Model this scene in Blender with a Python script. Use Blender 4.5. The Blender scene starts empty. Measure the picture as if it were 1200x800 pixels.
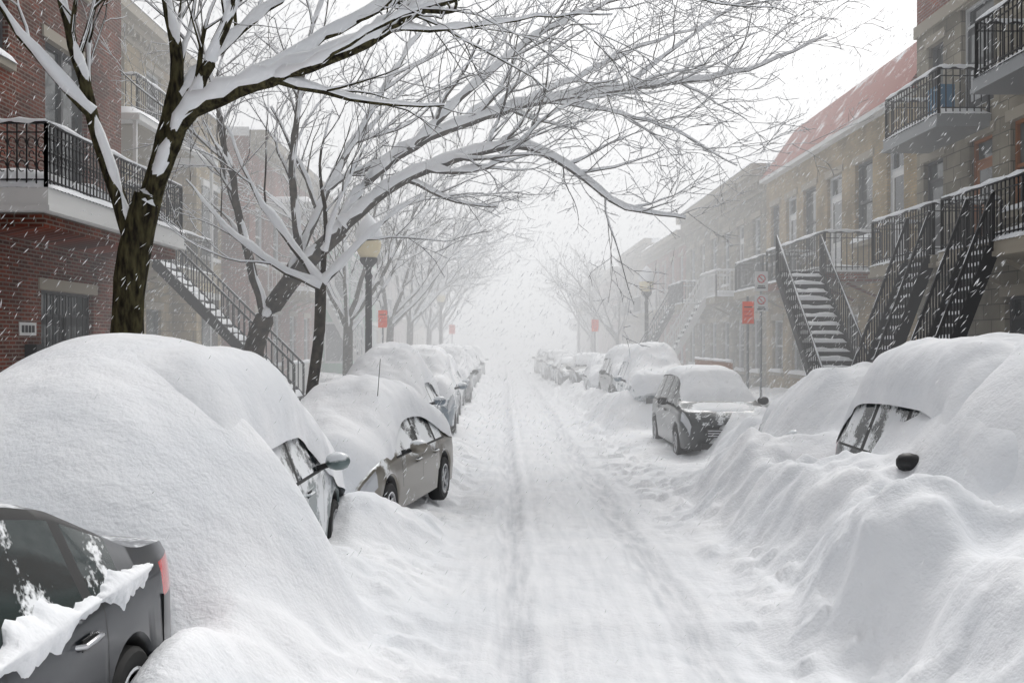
import bpy, math, random
import numpy as np
from mathutils import Vector, Matrix
R = random.Random(7)
sc = bpy.context.scene
sc.view_settings.view_transform = 'Standard'
sc.view_settings.look = 'None'
sc.view_settings.exposure = 0

# ------------------------------------------------------------------ noise
def _h(ix, iy, s):
    h = (ix.astype(np.int64)*374761393 + iy.astype(np.int64)*668265263 + int(s*1013)*144269) & 0xffffffff
    h = ((h ^ (h >> 13))*1274126177) & 0xffffffff
    h = ((h ^ (h >> 16))*2246822519) & 0xffffffff
    h = h ^ (h >> 13)
    return h/4294967296.0
def vn(x, y, s=0):
    x = np.asarray(x, float)+0*np.asarray(y, float); y = np.asarray(y, float)+0*x
    xi = np.floor(x); yi = np.floor(y); fx = x-xi; fy = y-yi
    fx = fx*fx*fx*(fx*(fx*6-15)+10); fy = fy*fy*fy*(fy*(fy*6-15)+10)
    a = _h(xi, yi, s); b = _h(xi+1, yi, s); c = _h(xi, yi+1, s); d = _h(xi+1, yi+1, s)
    return (a*(1-fx)+b*fx)*(1-fy)+(c*(1-fx)+d*fx)*fy
def fbm(x, y, s=0, o=4):
    t = 0; a = .5; n = 0
    for i in range(o):
        t = t+a*vn(x, y, s+i*3.1); n += a
        x, y = x*1.62+y*1.18+3.3, y*1.62-x*1.18+1.7; a *= .5
    return t/n
def ss(a, b, x):
    t = np.clip((x-a)/(b-a), 0, 1); return t*t*(3-2*t)

# ------------------------------------------------------------------ materials
def mat(name, col, rough=.7, metal=0, coat=0, spec=None):
    m = bpy.data.materials.new(name); m.use_nodes = True
    b = m.node_tree.nodes['Principled BSDF']
    b.inputs['Base Color'].default_value = (*col, 1)
    b.inputs['Roughness'].default_value = rough
    b.inputs['Metallic'].default_value = metal
    b.inputs['Coat Weight'].default_value = coat
    if spec is not None: b.inputs['Specular IOR Level'].default_value = spec
    return m, m.node_tree, b
def noise_col(nt, scale, c1, c2, lo=.35, hi=.65, detail=4, coord='Object', vec=None):
    N = nt.nodes; L = nt.links
    n = N.new('ShaderNodeTexNoise'); n.inputs['Scale'].default_value = scale; n.inputs['Detail'].default_value = detail
    if vec is None:
        t = N.new('ShaderNodeTexCoord'); L.new(t.outputs[coord], n.inputs['Vector'])
    else: L.new(vec, n.inputs['Vector'])
    r = N.new('ShaderNodeValToRGB')
    r.color_ramp.elements[0].position = lo; r.color_ramp.elements[1].position = hi
    r.color_ramp.elements[0].color = (*c1, 1); r.color_ramp.elements[1].color = (*c2, 1)
    L.new(n.outputs['Fac'], r.inputs['Fac'])
    return r.outputs['Color'], n.outputs['Fac']
def bump(nt, b, fac, strength, dist, prev=None):
    u = nt.nodes.new('ShaderNodeBump'); u.inputs['Strength'].default_value = strength; u.inputs['Distance'].default_value = dist
    nt.links.new(fac, u.inputs['Height'])
    if prev is not None: nt.links.new(prev, u.inputs['Normal'])
    nt.links.new(u.outputs['Normal'], b.inputs['Normal'])
    return u.outputs['Normal']

def snow_mat(name='snow', c1=(.81, .83, .86), c2=(.89, .90, .92)):
    m, nt, b = mat(name, c2, .75, spec=.2)
    c, f = noise_col(nt, 1.3, c1, c2, detail=2)
    nt.links.new(c, b.inputs['Base Color'])
    _, f1 = noise_col(nt, 3.5, (0, 0, 0), (1, 1, 1), detail=4)
    n1 = bump(nt, b, f1, .3, .1)
    _, f2 = noise_col(nt, 34, (0, 0, 0), (1, 1, 1), detail=2)
    bump(nt, b, f2, .35, .012, n1)
    return m
SNOW = snow_mat()
TWSNOW = mat('twig_snow', (.85, .86, .89), .8, spec=.2)[0]
def ground_mat():
    m, nt, b = mat('street_snow', (.8, .8, .8), .8, spec=.2)
    N = nt.nodes; L = nt.links
    at = N.new('ShaderNodeAttribute'); at.attribute_name = 'pack'
    mp = N.new('ShaderNodeMapping'); mp.inputs['Scale'].default_value = (4.5, .5, 1)
    tc = N.new('ShaderNodeTexCoord'); L.new(tc.outputs['Object'], mp.inputs['Vector'])
    cr, fr = noise_col(nt, 2.6, (.60, .62, .65), (.79, .80, .825), .32, .62, 5, vec=mp.outputs['Vector'])
    cs, fs = noise_col(nt, 1.0, (.82, .84, .87), (.89, .90, .92), detail=3)
    mx = N.new('ShaderNodeMixRGB'); L.new(at.outputs['Fac'], mx.inputs[0]); L.new(cs, mx.inputs[1]); L.new(cr, mx.inputs[2])
    L.new(mx.outputs[0], b.inputs['Base Color'])
    _, f1 = noise_col(nt, 5, (0, 0, 0), (1, 1, 1), detail=6)
    n2 = bump(nt, b, f1, .4, .07)
    _, f2 = noise_col(nt, 34, (0, 0, 0), (1, 1, 1), detail=3)
    bump(nt, b, f2, .55, .013, n2)
    return m
GROUND = ground_mat()

def frost(nt, b, base_out, thr, scale=2.2, up=True):
    """snow dusting stuck on a surface"""
    N = nt.nodes; L = nt.links
    _, f = noise_col(nt, scale, (0, 0, 0), (1, 1, 1), detail=6)
    _, f3 = noise_col(nt, scale*12, (0, 0, 0), (1, 1, 1), detail=2)
    a = N.new('ShaderNodeMath'); a.operation = 'MULTIPLY_ADD'; a.inputs[1].default_value = .25
    L.new(f3, a.inputs[0]); L.new(f, a.inputs[2])
    g = N.new('ShaderNodeNewGeometry'); sp = N.new('ShaderNodeSeparateXYZ'); L.new(g.outputs['Normal'], sp.inputs[0])
    a2 = N.new('ShaderNodeMath'); a2.operation = 'MULTIPLY_ADD'; a2.inputs[1].default_value = .35 if up else 0
    L.new(sp.outputs['Z'], a2.inputs[0]); L.new(a.outputs[0], a2.inputs[2])
    r = N.new('ShaderNodeValToRGB'); r.color_ramp.elements[0].position = thr; r.color_ramp.elements[1].position = min(1, thr+.1)
    L.new(a2.outputs[0], r.inputs['Fac'])
    mx = N.new('ShaderNodeMixRGB'); L.new(r.outputs['Color'], mx.inputs[0])
    if base_out is None: mx.inputs[1].default_value = b.inputs['Base Color'].default_value
    else: L.new(base_out, mx.inputs[1])
    mx.inputs[2].default_value = (.82, .84, .86, 1)
    L.new(mx.outputs[0], b.inputs['Base Color'])
    rr = N.new('ShaderNodeMapRange'); rr.inputs['To Min'].default_value = b.inputs['Roughness'].default_value; rr.inputs['To Max'].default_value = .85
    L.new(r.outputs['Color'], rr.inputs['Value']); L.new(rr.outputs[0], b.inputs['Roughness'])

def paint(name, col, thr=.8, metal=.35):
    m, nt, b = mat(name, col, .32, metal, .6)
    frost(nt, b, None, thr); return m
def glassm(name, thr=.85, col=(.012, .018, .02)):
    m, nt, b = mat(name, col, .06, 0, 0, .6); frost(nt, b, None, thr, 3); return m
TIRE = mat('tyre_rubber', (.02, .02, .02), .8)[0]
RIM = paint('wheel_rim', (.35, .35, .36), .72, .8)
BLACK = mat('black_trim', (.015, .015, .016), .5)[0]
CHROME = mat('chrome', (.6, .6, .62), .18, 1)[0]
TAIL = mat('tail_light', (.55, .015, .012), .15, 0, .8)[0]
HEAD = mat('head_light', (.55, .57, .6), .12, .2, 1)[0]

def brick(name, c1, c2, mortar, frost_thr=.83, scale=1.0, bw=.21, rh=.067, ms=.012, bias=0):
    m, nt, b = mat(name, c1, .9, spec=.2)
    N = nt.nodes; L = nt.links
    g = N.new('ShaderNodeNewGeometry'); sp = N.new('ShaderNodeSeparateXYZ'); L.new(g.outputs['Position'], sp.inputs[0])
    ad = N.new('ShaderNodeMath'); ad.operation = 'ADD'; L.new(sp.outputs['X'], ad.inputs[0]); L.new(sp.outputs['Y'], ad.inputs[1])
    cb = N.new('ShaderNodeCombineXYZ'); L.new(ad.outputs[0], cb.inputs['X']); L.new(sp.outputs['Z'], cb.inputs['Y'])
    t = N.new('ShaderNodeTexBrick'); L.new(cb.outputs[0], t.inputs['Vector'])
    t.inputs['Color1'].default_value = (*c1, 1); t.inputs['Color2'].default_value = (*c2, 1); t.inputs['Mortar'].default_value = (*mortar, 1)
    t.inputs['Scale'].default_value = scale; t.inputs['Brick Width'].default_value = bw; t.inputs['Row Height'].default_value = rh
    t.inputs['Mortar Size'].default_value = ms; t.inputs['Bias'].default_value = bias
    nn = N.new('ShaderNodeTexNoise'); nn.inputs['Scale'].default_value = 1.1; nn.inputs['Detail'].default_value = 5
    L.new(g.outputs['Position'], nn.inputs['Vector'])
    mr = N.new('ShaderNodeMapRange'); mr.inputs['From Min'].default_value = .3; mr.inputs['From Max'].default_value = .7
    mr.inputs['To Min'].default_value = .6; mr.inputs['To Max'].default_value = 1.25; L.new(nn.outputs['Fac'], mr.inputs['Value'])
    mu = N.new('ShaderNodeMixRGB'); mu.blend_type = 'MULTIPLY'; mu.inputs[0].default_value = 1
    L.new(t.outputs['Color'], mu.inputs[1]); L.new(mr.outputs[0], mu.inputs[2])
    frost(nt, b, mu.outputs[0], frost_thr, .8)
    bump(nt, b, t.outputs['Fac'], .4, -.01)
    return m
BR_RED = brick('red_brick', (.19, .042, .022), (.07, .020, .013), (.19, .15, .125), .92)
BR_RED2 = brick('rose_brick', (.29, .085, .055), (.18, .06, .043), (.26, .22, .2), .84)
BR_BEI = brick('beige_brick', (.34, .26, .16), (.24, .185, .12), (.29, .25, .2), .84)
BR_BUF = brick('buff_brick', (.42, .315, .175), (.30, .23, .13), (.32, .275, .21), .86)
STONE = brick('grey_limestone', (.31, .28, .225), (.22, .20, .16), (.14, .13, .11), .84, bw=.62, rh=.28, ms=.012)
STONE2 = brick('beige_limestone', (.38, .30, .185), (.28, .225, .145), (.17, .145, .11), .84, bw=.6, rh=.27, ms=.012)
TRIM, nt, b = mat('white_trim', (.68, .68, .67), .6); frost(nt, b, None, .85)
STRIM, nt, b = mat('stone_trim', (.34, .305, .25), .85); frost(nt, b, None, .84)
WOOD, nt, b = mat('brown_wood_door', (.28, .10, .03), .5); frost(nt, b, None, .88)
DOOR, nt, b = mat('dark_door', (.022, .024, .027), .5); frost(nt, b, None, .9)
GREEN, nt, b = mat('pale_green_paint', (.20, .36, .27), .6); frost(nt, b, None, .8)
BLUEP, nt, b = mat('blue_paint', (.05, .16, .28), .5)
IRON, nt, b = mat('black_iron', (.014, .014, .016), .55, .1)
FRAME, nt, b = mat('window_frame', (.07, .07, .075), .6)
WFRAME, nt, b = mat('white_window_frame', (.55, .56, .57), .6)
SHING, nt, b = mat('red_shingles', (.30, .11, .09), .85); frost(nt, b, None, .90, 1.2)
WGLASS, nt, b = mat('window_glass', (.035, .045, .05), .08, 0, 0, .6)
c, f = noise_col(nt, .9, (.015, .02, .025), (.11, .12, .12), .4, .6); nt.links.new(c, b.inputs['Base Color'])
ORANGE = mat('orange_sign_face', (.85, .10, .03), .5)[0]
SIGNW = mat('white_sign_face', (.75, .75, .75), .5)[0]
REDP = mat('red_sign_print', (.6, .02, .02), .5)[0]
METAL = mat('galvanised_metal', (.30, .31, .32), .5, .3)[0]
GLOBE, nt, b = mat('frosted_globe', (.72, .62, .40), .4)

BARK, nt, b = mat('bark', (.05, .042, .034), .95, spec=.1)
c, f = noise_col(nt, 7, (.016, .013, .010), (.075, .06, .046), .35, .65, 4)
nt.links.new(c, b.inputs['Base Color']); bump(nt, b, f, .9, .05)
BARKM, nt, b = mat('mossy_bark', (.06, .05, .04), .95, spec=.1)
tc = nt.nodes.new('ShaderNodeTexCoord'); mp = nt.nodes.new('ShaderNodeMapping'); mp.inputs['Scale'].default_value = (1, 1, .3)
nt.links.new(tc.outputs['Object'], mp.inputs['Vector'])
c, f = noise_col(nt, 17, (.016, .013, .010), (.085, .077, .04), .36, .66, 8, vec=mp.outputs['Vector'])
nt.links.new(c, b.inputs['Base Color']); bump(nt, b, f, 1, .05)

# ------------------------------------------------------------------ mesh builder
class MB:
    def __init__(s): s.v = []; s.f = []; s.m = []; s.mats = []
    def mi(s, m):
        if m not in s.mats: s.mats.append(m)
        return s.mats.index(m)
    def quad(s, a, b, c, d, m):
        n = len(s.v); s.v += [tuple(a), tuple(b), tuple(c), tuple(d)]; s.f.append((n, n+1, n+2, n+3)); s.m.append(s.mi(m))
    def poly(s, pts, m):
        n = len(s.v); s.v += [tuple(p) for p in pts]; s.f.append(tuple(range(n, n+len(pts)))); s.m.append(s.mi(m))
    def box(s, x0, x1, y0, y1, z0, z1, m):
        if x0 > x1: x0, x1 = x1, x0
        if y0 > y1: y0, y1 = y1, y0
        if z0 > z1: z0, z1 = z1, z0
        n = len(s.v)
        s.v += [(x0, y0, z0), (x1, y0, z0), (x1, y1, z0), (x0, y1, z0), (x0, y0, z1), (x1, y0, z1), (x1, y1, z1), (x0, y1, z1)]
        for q in ((0, 3, 2, 1), (4, 5, 6, 7), (0, 1, 5, 4), (1, 2, 6, 5), (2, 3, 7, 6), (3, 0, 4, 7)):
            s.f.append(tuple(n+i for i in q)); s.m.append(s.mi(m))
    def beam(s, p, q, w, h, m):
        p = Vector(p); q = Vector(q); d = (q-p)
        if d.length < 1e-6: return
        d.normalize(); up = Vector((0, 0, 1))
        if abs(d.z) > .99: up = Vector((1, 0, 0))
        a = d.cross(up).normalized()*w/2; c = a.cross(d).normalized()*h/2
        n = len(s.v)
        for o in (p, q):
            for e in (-a-c, a-c, a+c, -a+c): s.v.append(tuple(o+e))
        for qd in ((0, 1, 2, 3), (7, 6, 5, 4), (0, 4, 5, 1), (1, 5, 6, 2), (2, 6, 7, 3), (3, 7, 4, 0)):
            s.f.append(tuple(n+i for i in qd)); s.m.append(s.mi(m))
    def tube(s, pts, rad, sides, m, cap=True):
        P = [Vector(p) for p in pts]; n0 = len(s.v); k = s.mi(m)
        ref = Vector((0.31, .17, .93))
        for i, p in enumerate(P):
            d = (P[min(i+1, len(P)-1)]-P[max(i-1, 0)])
            if d.length < 1e-7: d = Vector((0, 0, 1))
            d.normalize(); rr = ref if abs(d.dot(ref)) < .95 else Vector((1, 0, 0))
            a = d.cross(rr).normalized(); bb = d.cross(a)
            for j in range(sides):
                t = 2*math.pi*j/sides
                s.v.append(tuple(p+(a*math.cos(t)+bb*math.sin(t))*rad[i]))
        for i in range(len(P)-1):
            for j in range(sides):
                j2 = (j+1) % sides
                s.f.append((n0+i*sides+j, n0+i*sides+j2, n0+(i+1)*sides+j2, n0+(i+1)*sides+j)); s.m.append(k)
        if cap:
            s.f.append(tuple(n0+j for j in range(sides))[::-1]); s.m.append(k)
            s.f.append(tuple(n0+(len(P)-1)*sides+j for j in range(sides))); s.m.append(k)
    def lathe(s, prof, cx, cy, sides, m, cz=0):
        n0 = len(s.v); k = s.mi(m)
        for r, z in prof:
            for j in range(sides):
                t = 2*math.pi*j/sides; s.v.append((cx+r*math.cos(t), cy+r*math.sin(t), cz+z))
        for i in range(len(prof)-1):
            for j in range(sides):
                j2 = (j+1) % sides
                s.f.append((n0+i*sides+j, n0+i*sides+j2, n0+(i+1)*sides+j2, n0+(i+1)*sides+j)); s.m.append(k)
    def grid(s, X, Y, Z, m):
        nu, nv = X.shape; n0 = len(s.v); k = s.mi(m)
        s.v += [tuple(t) for t in np.stack([X.ravel(), Y.ravel(), Z.ravel()], 1).tolist()]
        for i in range(nu-1):
            for j in range(nv-1):
                a = n0+i*nv+j; s.f.append((a, a+1, a+nv+1, a+nv)); s.m.append(k)
    def mesh(s, name, smooth=False, angle=None):
        me = bpy.data.meshes.new(name); me.from_pydata(s.v, [], s.f)
        for m in s.mats: me.materials.append(m)
        me.polygons.foreach_set('material_index', s.m)
        if smooth: me.polygons.foreach_set('use_smooth', [True]*len(s.f))
        me.update()
        if angle:
            try: me.set_sharp_from_angle(angle=math.radians(angle))
            except Exception: pass
        return me
    def obj(s, name, parent=None, smooth=False, angle=None, swap=False):
        if swap: s.v = [(y, x, z) for x, y, z in s.v]
        o = bpy.data.objects.new(name, s.mesh(name, smooth, angle)); sc.collection.objects.link(o)
        if parent: o.parent = parent
        return o
def empty(name, loc=(0, 0, 0), rz=0):
    e = bpy.data.objects.new(name, None); sc.collection.objects.link(e); e.location = loc; e.rotation_euler = (0, 0, rz); e.empty_display_size = .3
    return e

# ------------------------------------------------------------------ snow ground
def smax(a, b, k=.22):
    h = np.clip(.5+.5*(b-a)/k, 0, 1); return a*(1-h)+b*h+k*h*(1-h)
def mound(x, y, cx, cy, rx, ry, h, p=2.6, rot=0, q=.75):
    c, s_ = math.cos(rot), math.sin(rot); dx = x-cx; dy = y-cy
    a = (dx*c+dy*s_)/rx; b = (-dx*s_+dy*c)/ry
    r = (np.abs(a)**p+np.abs(b)**p)**(1/p)
    return h*np.clip(1-r**2.2, 0, 1)**q - .3*(r > 1)
RUTS = ((.1, .14, .075), (1.52, .17, .07), (.42, .05, .03), (1.2, .06, .03))
def ground(x, y):
    wL = .24*(fbm(y*.45, y*0+2, 1)-.5)*2; wR = .3*(fbm(y*.5, y*0+9, 2)-.5)*2
    eL = -.5+wL; eR = 2.12+wR
    dL = eL-x; dR = x-eR
    z = .05*(fbm(x*1.0, y*.4, 5)-.5)+.05*(fbm(x*4.5, y*1.8, 6)-.5)+.025*(fbm(x*11, y*7, 9, 2)-.5)
    tw = .10*(fbm(y*.3, y*0+4, 7)-.5)+.03*(fbm(y*2, y*0+1, 17)-.5)
    for c, wd, a in RUTS:
        z = z-a*np.exp(-np.abs((x-c-tw)/wd)**4)*(.7+.6*fbm(x*2, y*.8, 18))
    lump = fbm(x*1.0, y*.9, 11); lump2 = fbm(x*3.0, y*2.7, 12, 3)
    ridge = 1-np.abs(2*fbm(x*.8+5, y*.6, 15, 3)-1)
    chunk = ss(.56, .68, fbm(x*5, y*5, 13, 2))
    l = ss(0, .5, dL)*.17+ss(.3, 1.3, dL)*.2+ss(1.0, 3.6, dL)*.35+ss(3.6, 7.4, dL)*.25
    l = l+ss(0, .5, dL)*((lump-.5)*.34+(lump2-.5)*.10)+chunk*.05*ss(-.3, .1, dL)*ss(1.0, .3, dL)
    r = ss(0, .3, dR)*.12+ss(.3, 1.15, dR)*.80+ss(3.2, 6.5, dR)*.12
    cutR = ss(14.2, 17.2, y)*ss(26.5, 25, y)*ss(4.6, 3.7, x)
    r = r*(1-.84*cutR)
    r = r*(1-.3*ss(26, 32, y))
    r = r+ss(.1, .8, dR)*((lump-.5)*.6+(lump2-.5)*.14+(ridge-.75)*.6*ss(16, 13, y)*ss(5.5, 4, x))*(1-.75*cutR)+chunk*.07*ss(-.35, .1, dR)*ss(1.2, .4, dR)
    z = z+l+r
    G = lambda cx, cy, rx, ry, a: a*np.exp(-((x-cx)/rx)**2-((y-cy)/ry)**2)
    z = z+G(-1.6, 6.5, .6, .9, .36)+G(-1.25, 8.9, .45, .9, .26)-G(-.85, 14.9, .45, 1.2, .14)
    z = z+G(-1.5, 11.0, .5, .8, .32)+G(-1.66, 5.1, .34, .8, .52)
    z = z+G(3.35, 8.6, .55, 1.4, .22)+G(3.1, 11.6, .6, 1.0, .2)
    wob = (fbm(x*.8, y*.8, 20)-.5)
    cut = 1-ss(-2.4, -2.1, x)*ss(7.5, 8.3, y)*ss(12.4, 11, y)
    m = mound(x, y, -3.15, 8.5, 2.2, 3.25, 2.45, 2.3, q=.8)+wob*.16
    z = smax(z, m*cut, .3)
    cut = 1-ss(4.5, 4.2, x)*ss(10.5, 11.0, y)*ss(13.2, 12.4, y)*.75
    m = mound(x, y, 5.5, 9.6, 2.05, 3.5, 2.5, 2.3)+wob*.4
    z = smax(z, m*cut, .3)
    z = smax(z, mound(x, y, 5.05, 14.4, 1.5, 2.5, 2.0, 2.1)+wob*.4+(ridge-.75)*.4)
    z = smax(z, mound(x, y, 4.1, 12.9, 1.1, 1.4, 1.2, 2)+wob*.4)
    z = smax(z, mound(x, y, 5.4, 6.2, 2.6, 2.2, 1.5, 2)+wob*.4)
    z = smax(z, mound(x, y, -4.5, 5.6, 1.2, 3, 1.1, 2)+wob*.2)
    z = smax(z, mound(x, y, -2.6, 19.3, 1.2, 2.6, 1.2, 2.2)+wob*.3)
    z = z-ss(-1.95, -2.15, x)*ss(-4.0, -3.6, x)*ss(6.0, 5.6, y)*.9
    return z
def axis(a, b, st, lo, hi, g=1.12):
    c = list(np.arange(a, b+1e-6, st)); s = st; v = a
    left = []
    while v > lo: s *= g; v -= s; left.append(v)
    s = st; v = c[-1]; right = []
    while v < hi: s = s*g; v += s; right.append(v)
    return np.array(left[::-1]+c+right)
xs = axis(-5.0, 6.4, .05, -450, 450, 1.08)
ys = axis(3.6, 20, .05, -60, 700, 1.011)
X, Y = np.meshgrid(xs, ys, indexing='ij')
Z = ground(X, Y)
far = ss(60, 120, np.abs(X)); Z = Z*(1-far)+.8*far
nx, ny = X.shape
me = bpy.data.meshes.new('snowy_ground')
co = np.stack([X.ravel(), Y.ravel(), Z.ravel()], 1).astype('f')
idx = np.arange(nx*ny).reshape(nx, ny)
q = np.stack([idx[:-1, :-1], idx[1:, :-1], idx[1:, 1:], idx[:-1, 1:]], -1).reshape(-1, 4)
me.vertices.add(len(co)); me.vertices.foreach_set('co', co.ravel())
me.loops.add(q.size); me.loops.foreach_set('vertex_index', q.ravel().astype('i'))
me.polygons.add(len(q)); me.polygons.foreach_set('loop_start', np.arange(0, q.size, 4).astype('i')); me.polygons.foreach_set('loop_total', np.full(len(q), 4, 'i'))
me.polygons.foreach_set('use_smooth', np.ones(len(q), bool)); me.update(calc_edges=True)
tw = .10*(fbm(Y*.3, Y*0+4, 7)-.5)+.03*(fbm(Y*2, Y*0+1, 17)-.5)
pk = ss(-.9, -.2, X)*ss(2.6, 1.9, X)*.4
for c_, wd, a in RUTS[:2]: pk = pk+.6*np.exp(-np.abs((X-c_-tw)/(wd*1.1))**4)
a = me.attributes.new('pack', 'FLOAT', 'POINT'); a.data.foreach_set('value', pk.ravel().astype('f'))
me.materials.append(GROUND)
o = bpy.data.objects.new('snowy_ground', me); sc.collection.objects.link(o)

# ------------------------------------------------------------------ cars
PROF = {
 'sedan': dict(L=4.65, top=[(0, .80), (.05, .93), (.15, 1.0), (.62, 1.04), (.75, 1.07), (1.4, 1.36), (1.75, 1.435), (2.3, 1.46), (2.75, 1.42), (2.95, 1.36), (3.6, 1.02), (3.8, .97), (4.3, .84), (4.55, .72), (4.65, .6)],
               belt=(.93, .88), wh=(.98, 3.75), win=(.98, 3.25), pil=(1.38, 2.22), glass_r=(.75, 1.4), glass_f=(2.95, 3.55), mir=3.05, doors=(1.28, 2.22, 3.2)),
 'suv': dict(L=4.55, top=[(0, .95), (.06, 1.1), (.14, 1.25), (.42, 1.62), (.75, 1.69), (1.6, 1.73), (2.5, 1.71), (2.75, 1.66), (3.4, 1.14), (3.55, 1.09), (4.25, .98), (4.48, .84), (4.55, .7)],
             belt=(1.06, 1.0), wh=(.85, 3.65), win=(.42, 3.1), pil=(1.15, 2.05), glass_r=(.14, .42), glass_f=(2.78, 3.38), mir=2.95, doors=(1.1, 2.05, 3.0)),
}
PROF['high_sedan'] = dict(PROF['sedan'], belt=(.99, .9), top=[(u, z*1.05) for u, z in PROF['sedan']['top']])
class Car:
    def __init__(s, kind, W=1.78, arch=.37, tail=.3):
        s.k = PROF[kind]; s.L = s.k['L']; s.W = W; s.arch = arch; s.tail = tail
        u = np.linspace(0, s.L, 400); t = np.array(s.k['top'])
        z = np.interp(u, t[:, 0], t[:, 1])
        ker = np.hanning(15); ker /= ker.sum()
        zp = np.pad(z, 7, mode='edge'); s.zu = u; s.zz = np.convolve(zp, ker, 'valid')
        zp = np.pad(z, 40, mode='edge'); k2 = np.hanning(81); k2 /= k2.sum(); s.zs = np.convolve(zp, k2, 'valid')
    def top(s, u): return float(np.interp(u, s.zu, s.zz))
    def tops(s, u): return float(np.interp(u, s.zu, s.zs))
    def belt(s, u):
        b = s.k['belt']; v = b[0]+(b[1]-b[0])*u/s.L
        return min(v, s.top(u)-.015)
    def hw(s, u):
        w = s.W/2
        if u < .6: w *= 1-.11*((.6-u)/.6)**2.4
        if u > s.L-.8: w *= 1-.17*((u-s.L+.8)/.8)**2.2
        return w
    def section(s, u):
        w = s.hw(u); b = s.belt(u); zt = s.top(u); g = max(zt-b, .015)
        zb = .2+.1*max(0, (.25-u)/.25)+.06*max(0, (u-s.L+.25)/.25)
        for c in s.k['wh']:
            d = abs(u-c)
            if d < s.arch: zb = max(zb, .31+math.sqrt(s.arch**2-d*d))
        y6 = w*(.94-.24*min(g/.55, 1)*1.0)
        rows = [(w*.90, zb), (w*.975, zb+.045), (w*1.0, max(.52, zb+.07)), (w*.992, max(b-.2, zb+.08)), (w*.975, b-.07), (w*.955, b-.012), (w*.935, b+.012),
                (y6, b+g*.86), (y6*.95, b+g*.96), (y6*.80, zt+.006), (y6*.42, zt+.02), (0, zt+.028)]
        return rows
    def upos(s, u, y):
        f = (y/(s.W/2))**2
        if u < .5: u += .16*f*((.5-u)/.5)
        if u > s.L-.7: u -= .24*f*((u-s.L+.7)/.7)
        return u
    def build(s, name, loc, heading, pm, gm, wheels=True, cap=None, mirrors=True, extra=None):
        k = s.k; e = empty(name, loc, heading)
        st = set(round(x, 3) for x in np.arange(0, s.L+.001, .055))
        st |= {round(s.L, 3)}
        for c in k['doors']: st |= {c-.006, c+.006}
        for c in k['pil']: st |= {c-.045, c+.045}
        for c in k['win']+k['glass_r']+k['glass_f']: st.add(c)
        st = sorted(st); st = [v for i, v in enumerate(st) if i == 0 or v-st[i-1] > .005]
        m = MB(); rings = []
        for u in st:
            rw = s.section(u); ring = [(s.upos(u, y), y, z) for y, z in rw]+[(s.upos(u, y), -y, z) for y, z in rw[-2::-1]]
            rings.append(ring)
        nr = len(rings[0]); H = (nr-1)//2
        for rg in rings: m.v += rg
        for i in range(len(st)-1):
            um = (st[i]+st[i+1])/2; g = s.top(um)-s.belt(um)
            for j in range(nr-1):
                r = j if j < H else nr-2-j
                mt = pm
                if r == 0: mt = BLACK
                if r in (2, 3, 4) and any(abs(um-c) < .007 for c in k['doors']): mt = BLACK
                if r == 6 and k['win'][0] < um < k['win'][1] and g > .17:
                    mt = gm
                    if any(abs(um-c) < .045 for c in k['pil']): mt = BLACK
                if r == 5 and k['win'][0]-.1 < um < k['win'][1]+.1: mt = BLACK
                if r == 7 and k['win'][0] < um < k['win'][1] and g > .2: mt = BLACK
                if r >= 8 and (k['glass_r'][0] < um < k['glass_r'][1] or k['glass_f'][0] < um < k['glass_f'][1]): mt = gm
                if r in (3, 4) and um < s.tail: mt = TAIL
                if r in (3, 4) and um > s.L-.42: mt = HEAD
                m.f.append((i*nr+j, (i+1)*nr+j, (i+1)*nr+j+1, i*nr+j+1)); m.m.append(m.mi(mt))
        m.f.append(tuple(range(nr))); m.m.append(m.mi(pm))
        n0 = (len(st)-1)*nr; m.f.append(tuple(range(n0, n0+nr))[::-1]); m.m.append(m.mi(pm))
        m.obj('body', e, True, 42)
        d = MB(); w = s.W/2
        d.box(.3, s.L-.35, -w*.72, w*.72, .2, .72, BLACK)
        d.box(s.L-.03, s.L+.012, -w*.5, w*.5, .5, .66, BLACK)
        for q in range(3): d.box(s.L+.012, s.L+.024, -w*.48, w*.48, .525+q*.05, .54+q*.05, CHROME)
        d.box(s.L-.02, s.L+.02, -w*.62, w*.62, .27, .38, BLACK)
        d.box(-.015, .02, -.26, .26, .62, .76, SIGNW)
        for sy in (-1, 1):
            for c in (k['doors'][0]+.14, k['doors'][1]+.14):
                yy = sy*(s.hw(c)+.018); zz = s.belt(c)-.13
                d.tube([(c-.02, yy-sy*.04, zz), (c, yy, zz), (c+.09, yy+sy*.006, zz+.004), (c+.18, yy, zz), (c+.2, yy-sy*.04, zz)], [.012, .014, .016, .014, .012], 8, CHROME if pm.name.startswith('charcoal') else pm)
                d.box(c+.01, c+.17, sy*(s.hw(c)-.005), sy*(s.hw(c)+.002), zz-.03, zz+.025, BLACK)
            if mirrors:
                c = k['mir']; w0 = s.hw(c); zb = s.belt(c)
                fr = [(.0, .045), (.03, .075), (.09, .09), (.15, .086), (.19, .065), (.21, .03)]
                d.tube([(c-.01*i, sy*(w0+.04+a_), zb+.10) for i, (a_, _) in enumerate(fr)], [r_ for _, r_ in fr], 12, BLACK if pm.name.startswith('dark') else pm)
                d.beam((c, sy*(w0-.06), zb+.03), (c, sy*(w0+.08), zb+.07), .07, .05, BLACK)
        d.obj('trim', e, True, 35)
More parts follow.
